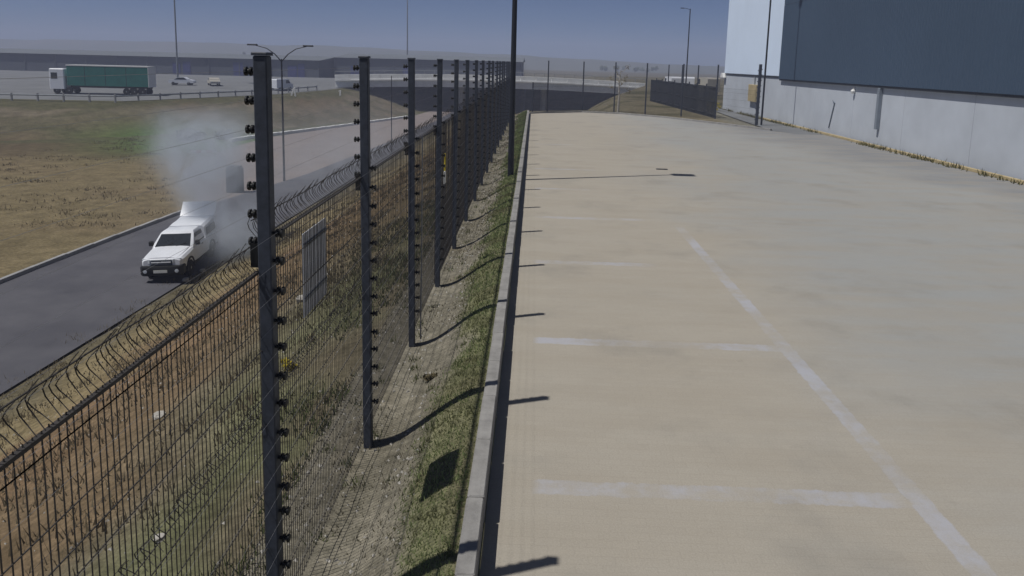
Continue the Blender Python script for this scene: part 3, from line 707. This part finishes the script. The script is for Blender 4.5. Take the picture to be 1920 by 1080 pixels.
for (x, y, lab, m, rz) in ((19.8,108,'left one of the pale vans parked beyond the slatted fence','car_white',95),(22.2,110,'middle one of the pale vans parked beyond the slatted fence','car_white',80),(24.6,108,'right one of the pale vans parked beyond the slatted fence','beige',100)):
    small_car('panel_van', lab, (x, y, -.0), R(rz), m, 'van', 4.8, 2.45, 1.85)
def truck():
    t = thing('articulated_truck', 'articulated truck with a green covered trailer on the main road at far left', 'truck', (-62.6,111,main_z(-62.6,111)+.01), R(184))
    b = MB(); b.bbox(-5.2, 6.6, -1.25, 1.25, 1.25, 4.15, .05); b.build('trailer_box', 'green_tarp', t)
    b = MB(); b.box(-5.25, 6.65, -1.28, 1.28, 4.14, 4.30); b.build('roof_rail', 'white', t)
    MB().box(-5.27, -5.19, -1.27, 1.27, 1.2, 4.13).build('rear_frame', 'white', t)
    for x in (-2,1,4):
        for s in (-1,1): MB().box(x-.03, x+.03, s*1.25-.015, s*1.25+.015, 1.3, 4.1).build('tarp_strap', 'black', t)
    MB().box(-5.1, 6.5, -.5, .5, .95, 1.24).build('chassis', 'black', t)
    b = MB(); b.bbox(7.0, 9.2, -1.22, 1.22, .7, 3.7, .12); cabt = b.build('cab', 'car_white', t)
    b = MB(); b.box(9.19, 9.23, -1.05, 1.05, 2.2, 3.2); b.build('windscreen', 'glass', cabt)
    for s in (-1,1):
        MB().box(8.0, 8.9, s*1.225-.01, s*1.225+.01, 2.2, 3.1).build('side_window', 'glass', cabt)
        for x in (-4.3,-3.1,-1.9,6.4,8.2): wheel(t, x, s*1.05, .5, s, .3)
    MB().box(6.0, 8.9, -.45, .45, .6, .95).build('tractor_chassis', 'black', t)
truck()
# guard rail along the main road
gr = thing('guard_rail', 'pale guard rail with dark posts along the edge of the main road', 'guard rail')
GP = [(-110,94.6),(-56.5,99.6),(-45.2,126),(-40.6,145)]
pts = []
for (a, c), za, zb in zip(zip(GP[:-1], GP[1:]), (-2.7,-2.6,-2.5), (-2.6,-2.5,-2.2)):
    L = math.hypot(c[0]-a[0], c[1]-a[1]); n = int(L/3.2)
    for i in range(n): pts.append((a[0]+(c[0]-a[0])*i/n, a[1]+(c[1]-a[1])*i/n, za+(zb-za)*i/n))
pm = MB().bbox(-.1,.1,-.1,.1,-.2,.95,.02).mesh('post', 'concrete_dark')
for p in pts: link('post', pm, gr, p)
b = MB(); b.tube([(x, y, z+.7) for x, y, z in pts], .12, 6); b.build('rail', 'galv', gr)
# little road furniture on the bank
for x, y, z, lab, lean in ((-42.0,128.5,-3.1,'pair of leaning white marker posts on top of the bank','a'),(-35.6,137,-2.9,'small white marker post at the left end of the bridge','b')):
    t = thing('marker_post', lab, 'marker post', (x, y, z))
    b = MB(); b.bbox(-.14,.14,-.06,.06,0,1.7 if lean == 'a' else 1.0,.02); o = b.build('stake', 'white', t); o.rotation_euler.y = .3 if lean == 'a' else 0
    if lean == 'a': o = MB().bbox(-.14,.14,-.06,.06,0,1.7,.02).build('stake', 'white', t, loc=(.8,0,.1)); o.rotation_euler.y = -.08
    else: MB().bbox(-.35,.2,-.05,.05,.7,.95,.02).build('plate', 'beige', t)
# service kiosks beside the road, in the smoke
for x, y, lab, h in ((-20.5,50.4,'dark grey service kiosk beside the lower road at the edge of the smoke',1.75),):
    t = thing('service_kiosk', lab, 'kiosk', (x, y, float(zl(np.array(50.)))))
    MB().bbox(-.5,.5,-.35,.35,-.1,h,.04).build('cabinet', 'kiosk', t); MB().bbox(-.45,-.05,-.3,.3,h,h+.14,.05).build('cap', 'kiosk', t); MB().bbox(.05,.45,-.3,.3,h,h+.14,.05).build('cap', 'kiosk', t)
    for s in (-1,1): MB().box(s*.25-.21, s*.25+.21, -.365, -.35, .1, h-.15).build('door', 'slat', t)
t = thing('road_barrier', 'low red and white barrier board on the dirt behind the kiosk', 'barrier', (-30.6,68.3,float(zl(np.array(68.)))+.1), R(12))
for i in range(5): MB().box(-1.2+i*.48, -.72+i*.48, -.03, .03, .45, .72).build('board', 'red' if i % 2 else 'white', t)
for x in (-1,1): MB().prism([(-.3,0),(-.22,0),(.04,.5),(-.04,.5)], 'x', x-.03, x+.03).build('leg', 'galv', t)
t = thing('stake', 'thin pale stake standing above the road barrier', 'stake', (-30.2,69.5,float(zl(np.array(69.)))+.1)); MB().tube([(0,0,-.1),(.02,0,2.4)], .035, 6).build('rod', 'beige', t)
# ------------------------------------------------------------------ plants and ground cover
def blades(name, X, Y, Hh, Wd, C, label, cat, extra=0.):
    n = len(X); Z = ground_h(X, Y)-.01; a = rng.uniform(0, 2*np.pi, n); ln = rng.uniform(.15, .7, n)*Hh; la = rng.uniform(0, 2*np.pi, n)
    p0 = np.stack([X-np.cos(a)*Wd, Y-np.sin(a)*Wd, Z], -1); p1 = np.stack([X+np.cos(a)*Wd, Y+np.sin(a)*Wd, Z], -1)
    p2 = np.stack([X+np.cos(la)*ln, Y+np.sin(la)*ln, Z+Hh], -1)
    v = np.stack([p0,p1,p2], 1).reshape(-1,3)
    me = bpy.data.meshes.new(name); me.vertices.add(3*n); me.vertices.foreach_set('co', v.ravel())
    me.loops.add(3*n); me.loops.foreach_set('vertex_index', np.arange(3*n, dtype=np.int32)); me.polygons.add(n)
    me.polygons.foreach_set('loop_start', np.arange(0,3*n,3,dtype=np.int32)); me.polygons.foreach_set('loop_total', np.full(n,3,dtype=np.int32))
    me.update(); at = me.attributes.new('tint', 'FLOAT_COLOR', 'POINT')
    cc = np.repeat(np.concatenate([C, np.ones((n,1))],1), 3, 0); at.data.foreach_set('color', cc.ravel()); me.materials.append(M['blade'])
    me.validate(); return tag(link(name, me), label, cat, kind='stuff')
def yfall(n, y0, y1, p=1.6): return y0+(y1-y0)*rng.random(n)**p
# short green grass along the kerb
n = 60000; X = rng.uniform(-1.55, -.49, n); Y = yfall(n, 3.5, 59, 1.9)
k = fbm(X, Y, .9, 31); k1 = fbm(X, Y, .28, 21); keep = (X+(k-.5)*.75+(k1-.5)*.35 > -1.05+rng.uniform(-.16,.16,n)); X, Y = X[keep], Y[keep]
t_ = rng.random(len(X))[:,None]; mixd = (fbm(X, Y, 1.7, 91)[:,None] > .58)*.6
C = np.array((.275,.325,.145))*(.65+.7*t_); C = C*(1-mixd)+np.array((.22,.20,.11))*mixd
blades('grass', X, Y, rng.uniform(.015,.05,len(X))*(1+Y*.01), .004+.0008*Y, C, 'short green grass strip beside the kerb', 'grass')
# dry stubble in the fence bed
n = 16000; X = rng.uniform(-2.4, -.95, n); Y = yfall(n, 3.5, 58, 1.8); keep = fbm(X, Y, 1.3, 95) > .47+.1*rng.random(n); X, Y = X[keep], Y[keep]
C = np.array((.16,.145,.095))*(.5+.9*rng.random((len(X),1))); blades('dry_stubble', X, Y, rng.uniform(.015,.06,len(X)), .004+.0006*Y, C, 'dry grey stubble on the bare bed under the fence', 'grass')
# slope grass
n = 70000; X = -2.3-rng.random(n)**1.3*10.5; Y = yfall(n, 2.5, 44, 1.5); d = -2.3-X; k1 = fbm(X, Y, .28, 21); k = fbm(X, Y, .7, 97)
keep = rng.random(n) < np.where(d+(k1-.5)*3 < 2.2, .95, .28)*sstep(k, .36, .55); X, Y, d, k1 = X[keep], Y[keep], d[keep], k1[keep]
g = (sstep(1.9-d-(k1-.5)*3, 0, 1.2)*(rng.random(len(X)) < .75))[:,None]
C = (np.array((.120,.145,.060))*g+np.array((.19,.165,.11))*(1-g))*(.5+.9*rng.random((len(X),1)))
blades('slope_grass', X, Y, rng.uniform(.05,.17,len(X)), .005+.0008*Y, C, 'green and dry grass tufts on the slope beyond the fence', 'grass')
# weeds along the warehouse wall and the far kerb are on the yard level
def wall_weeds():
    n = 2200; Y = rng.uniform(20,73,n); X = 18.06-rng.random(n)**2*.35; b = fbm(X*0, Y, .35, 12); keep = rng.random(n) < sstep(b, .35, .65); X, Y = X[keep], Y[keep]
    C = np.array((.17,.155,.06))*(.5+.8*rng.random((len(X),1))); o = blades('wall_weeds', X, Y, rng.uniform(.05,.3,len(X)), .03, C, 'yellowish weeds along the foot of the warehouse wall', 'weeds'); o.location.z = .07
wall_weeds()
def leaf_cloud(b, c, rad, n, size, flat=1.):
    for _ in range(n):
        v = Vector((random.gauss(0,1),random.gauss(0,1),random.gauss(0,1))).normalized()*random.random()**.45
        p = Vector(c)+Vector((v.x*rad,v.y*rad,v.z*rad*flat)); e = Vector((random.gauss(0,1),random.gauss(0,1),random.gauss(0,.6))).normalized(); f = e.orthogonal().normalized()
        s = size*random.uniform(.6,1.4); b.add([p-e*s, p+f*s*.45, p+e*s, p-f*s*.45], [(0,1,2,3)])
def bush(name, label, cat, loc, rad, n, size, m, flat=.7):
    t = thing(name, label, cat, loc); b = MB()
    for k in range(6): leaf_cloud(b, (random.uniform(-.5,.5)*rad, random.uniform(-.5,.5)*rad, rad*flat*random.uniform(.4,.9)), rad*.55, n//6, size, flat)
    b.build('foliage', m, t); s = MB()
    for k in range(5): s.tube([(0,0,-.05),(random.uniform(-.4,.4)*rad,random.uniform(-.4,.4)*rad,rad*flat)], [.012,.006], 5)
    s.build('stem', 'trunk', t); return t
def gz(x, y): return float(ground_h(np.array(float(x)), np.array(float(y))))
M['yweed'] = mat('yellow_weed', (.30,.24,.015), .8, .3, 12)
bush('weed', 'yellow flowering weed behind the mesh right of the first post', 'weed', (-3.6,10.7,gz(-3.6,10.7)), .16, 150, .03, 'yweed')
bush('weed', 'dark dry weed clump on the bare bed after the second post', 'weed', (-1.25,9.3,gz(-1.25,9.3)), .12, 160, .03, 'dryleaf', .5)
bush('shrub', 'green shrub patch on the bank behind the smoke', 'shrub', (-40,84.5,-5.7), 2.2, 700, .28, 'leaf', .45)
bush('shrub', 'smaller green shrub right of the big shrub patch on the bank', 'shrub', (-36.5,87,-5.8), 1.5, 400, .26, 'leaf', .5)
bush('shrub', 'small yellow green bush at the warehouse corner by the far fence', 'shrub', (16.6,70,0), .6, 260, .12, 'yweed', 1.4)
for i, (x, y, lab) in enumerate(((-210,560,'lone dark tree on the left skyline'),(58,560,'left clump of trees on the hazy right skyline'),(84,575,'right clump of trees on the hazy right skyline'))):
    t = thing('far_tree', lab, 'tree', (x, y, 3 if x < 0 else -1)); b = MB()
    for k in range(9): leaf_cloud(b, (random.uniform(-9,9),random.uniform(-2,2),random.uniform(.8,3)), 1.7, 60, .6)
    b.build('crown', 'leaf', t); MB().tube([(0,0,-4),(0,0,3)], [.4,.2], 6).build('trunk', 'trunk', t)
def sapling():
    t = thing('sapling', 'thin pale sapling with sparse leaves behind the far kerb', 'tree', (7.25,64.6,gz(7.25,64.6)))
    b = MB(); b.tube([(0,0,-.1),(.05,0,1.4),(.0,.03,2.6),(.12,0,3.6)], [.11,.08,.05,.02], 7); tr = b.build('trunk', 'trunk', t, 40)
    lf = MB()
    for k in range(9):
        z = 1.5+k*.24; a = k*2.4; L = random.uniform(.5,1.0); e = (math.cos(a)*L, math.sin(a)*L*.6, z+random.uniform(.25,.6))
        MB().tube([(0.03,0,z),(e[0]*.5,e[1]*.5,z+.1),e], [.03,.02,.008], 5).build('limb', 'trunk', t)
        leaf_cloud(lf, e, .24, 26, .07)
    lf.build('crown', 'dryleaf', t)
sapling()
# coarse dry tufts on the verge and the ragged road edge
def tufts(name, label, cx, cy, n_per, spread, hmin, hmax, wd, c):
    X = np.repeat(cx, n_per)+rng.normal(0, spread, len(cx)*n_per); Y = np.repeat(cy, n_per)+rng.normal(0, spread, len(cx)*n_per)
    C = np.array(c)*(.55+.8*rng.random((len(X),1)))*np.repeat(.75+.5*rng.random((len(cx),1)), n_per, 0)
    return blades(name, X, Y, rng.uniform(hmin,hmax,len(X)), wd, C, label, 'grass')
n = 520; cy = rng.uniform(6, 62, n); cx = -2.6-rng.random(n)**.8*12.2
tufts('dry_tufts', 'coarse dry grass tufts scattered down the slope to the road', cx, cy, 26, .17, .07, .24, .014, (.24,.20,.13))
n = 150; cy = rng.uniform(4, 58, n); cx = np.where(rng.random(n) < .5, rng.uniform(-1.5,-.55,n), rng.uniform(-2.2,-1.5,n))
tufts('weed_tufts', 'small green weed tufts dotted over the fence bed', cx, cy, 22, .05, .03, .11, .008, (.13,.15,.06))
n = 260; cy = rng.uniform(38, 98, n); cx = -21.5-rng.random(n)*26; k_ = cx < np.interp(cy, [42,48,62,88,98], [-22,-23.5,-31.5,-36,-36]); cx, cy = cx[k_], cy[k_]
tufts('flat_tufts', 'dry grass tufts on the flat dirt left of the lower road', cx, cy, 24, .45, .06, .22, .035, (.21,.175,.11))
def gravel():
    n = 2600; X = np.concatenate([rng.uniform(-2.35,-1.0,n//2), -2.4-rng.random(n//2)*12.6]); Y = yfall(n, 4, 46, 1.5); Z = ground_h(X, Y); b = MB()
    for x, y, z in zip(X, Y, Z):
        r = random.uniform(.008,.03)*(1+.02*y); a = random.random()*6
        b.add([(x+r*math.cos(a),y+r*math.sin(a),z),(x+r*math.cos(a+2.2),y+r*.8*math.sin(a+2.2),z),(x+r*math.cos(a+4.1),y+r*math.sin(a+4.1),z),(x,y,z+r*.8)], [(0,1,3),(1,2,3),(2,0,3)])
    tag(b.build('gravel', 'rock'), 'loose pale gravel over the fence bed and slope', 'gravel', kind='stuff')
gravel()
# stones and litter on the slope and the bed
def stone(loc, r, label, m='rock', cat='stone', name='stone'):
    b = MB(); rings = []
    for i, f in enumerate((-.6,-.2,.25,.6)):
        rr = r*math.sqrt(max(.1,1-f*f)); rings.append([(rr*math.cos(a)*random.uniform(.75,1.2), rr*math.sin(a)*random.uniform(.75,1.2), r*f*.8) for a in [k*math.pi/3.5 for k in range(7)]])
    b.loft(rings); tag(b.build(name, m, None, None, loc), label, cat)
for x, y, r, lab in ((-3.5,6.5,.06,'pale stone low on the slope at the bottom left behind the mesh'),(-5.6,10.6,.10,'pale stone on the brown slope behind the mesh at left'),(-4.9,15.5,.14,'pale lump of rubble behind the mesh right of the first post'),(-5.2,14.2,.08,'small stone beside the pale rubble lump'),(-6.3,17.2,.16,'reddish white stone higher up the slope at left')):
    stone((x, y, gz(x, y)+r*.3), r, lab)
stone((-13.9,28.9,-5.05), .14, 'pale stone on the verge in front of the pickup truck'); stone((-13.75,30.1,-5.0), .11, 'smaller pale stone on the verge beside the pickup front wheel')
b = MB(); b.bbox(-.22,.22,-.05,.05,0,.03,.01); o = b.build('shadow_sliver', 'flash', None, None, (5.05,28.9,.005)); tag(o, 'dark flat offcut lying on the paving near the pole shadow tip', 'sliver')  # dark strip laid where the shadow of the pole's lamp head falls

# ------------------------------------------------------------------ smoke from the pickup
def smoke():
    bx = MB(); bx.box(-25,-9.5, 29.5, 84, -5.15, 2.6); me = bx.mesh('smoke', [])
    m = bpy.data.materials.new('smoke'); m.use_nodes = True; n = m.node_tree.nodes; l = m.node_tree.links
    n.remove(n['Principled BSDF']); out = n['Material Output']
    pv = n.new('ShaderNodeVolumePrincipled'); pv.inputs['Color'].default_value = (.76,.82,.90,1); pv.inputs['Anisotropy'].default_value = .2
    l.new(pv.outputs[0], out.inputs['Volume'])
    g = n.new('ShaderNodeNewGeometry'); sx = n.new('ShaderNodeSeparateXYZ'); l.new(g.outputs['Position'], sx.inputs[0])
    nz = n.new('ShaderNodeTexNoise'); nz.inputs['Scale'].default_value = .6; nz.inputs['Detail'].default_value = 6; nz.inputs['Distortion'].default_value = 1.1
    l.new(g.outputs['Position'], nz.inputs['Vector'])
    def mt(op, a, b_=0., c=None):
        k = n.new('ShaderNodeMath'); k.operation = op
        for i, v in enumerate((a, b_) if c is None else (a, b_, c)):
            if isinstance(v, (int, float)): k.inputs[i].default_value = v
            else: l.new(v, k.inputs[i])
        return k.outputs[0]
    x, y, z = sx.outputs
    def gauss(*terms):
        s = None
        for v, c, r in terms:
            q = mt('POWER', mt('ABSOLUTE', mt('DIVIDE', mt('SUBTRACT', v, c), r)), 2.); s = q if s is None else mt('ADD', s, q)
        return mt('EXPONENT', mt('MULTIPLY', s, -1.))
    hgt = mt('ADD', z, 3.4)                                   # height over the canopy roof
    cx = mt('MULTIPLY_ADD', hgt, -.24, -14.95); cy = mt('MULTIPLY_ADD', hgt, .35, 33.8); rr = mt('MAXIMUM', mt('MULTIPLY_ADD', hgt, .22, .60), .45)
    col_ = gauss((x, cx, rr), (y, cy, mt('MULTIPLY', rr, 1.3)))
    def ramp(v, a, b_):
        k = n.new('ShaderNodeMapRange'); k.interpolation_type = 'SMOOTHSTEP'; l.new(v, k.inputs[0]); k.inputs[1].default_value = a; k.inputs[2].default_value = b_; return k.outputs[0]
    fade = mt('MULTIPLY', ramp(hgt, -.9, .2), mt('SUBTRACT', 1., ramp(hgt, 1.4, 5.2)))
    d1 = mt('MULTIPLY', mt('MULTIPLY', col_, fade), 4.2)
    d2 = mt('MULTIPLY', gauss((x, -13.55, .85), (y, 33.6, 1.9), (z, -4.0, .95)), 1.9)        # low smoke along the flank
    d3 = mt('MULTIPLY', gauss((x, -15., 4.2), (y, 54., 15.), (z, -3.2, 2.4)), .045)        # drifting away along the road
    tot = mt('ADD', mt('ADD', d1, d2), d3)
    nf = mt('MULTIPLY', ramp(nz.outputs['Fac'], .29, .68), 1.3)
    l.new(mt('MULTIPLY', tot, nf), pv.inputs['Density'])
    me.materials.clear(); me.materials.append(m); tag(link('smoke', me), 'blue grey smoke rising from the back of the pickup truck', 'smoke', kind='stuff')
smoke()
# ------------------------------------------------------------------ haze
def haze():
    b = MB(); b.box(-1000, 1000, -70, 1250, -9, 36); me = b.mesh('haze', [])
    m = bpy.data.materials.new('haze'); m.use_nodes = True; n = m.node_tree.nodes
    n.remove(n['Principled BSDF']); pv = n.new('ShaderNodeVolumePrincipled')
    pv.inputs['Color'].default_value = (.62,.68,.92,1); pv.inputs['Density'].default_value = .0011; pv.inputs['Anisotropy'].default_value = .0
    m.node_tree.links.new(pv.outputs[0], n['Material Output'].inputs['Volume'])
    me.materials.clear(); me.materials.append(m); tag(link('haze', me), kind='stuff')
haze()
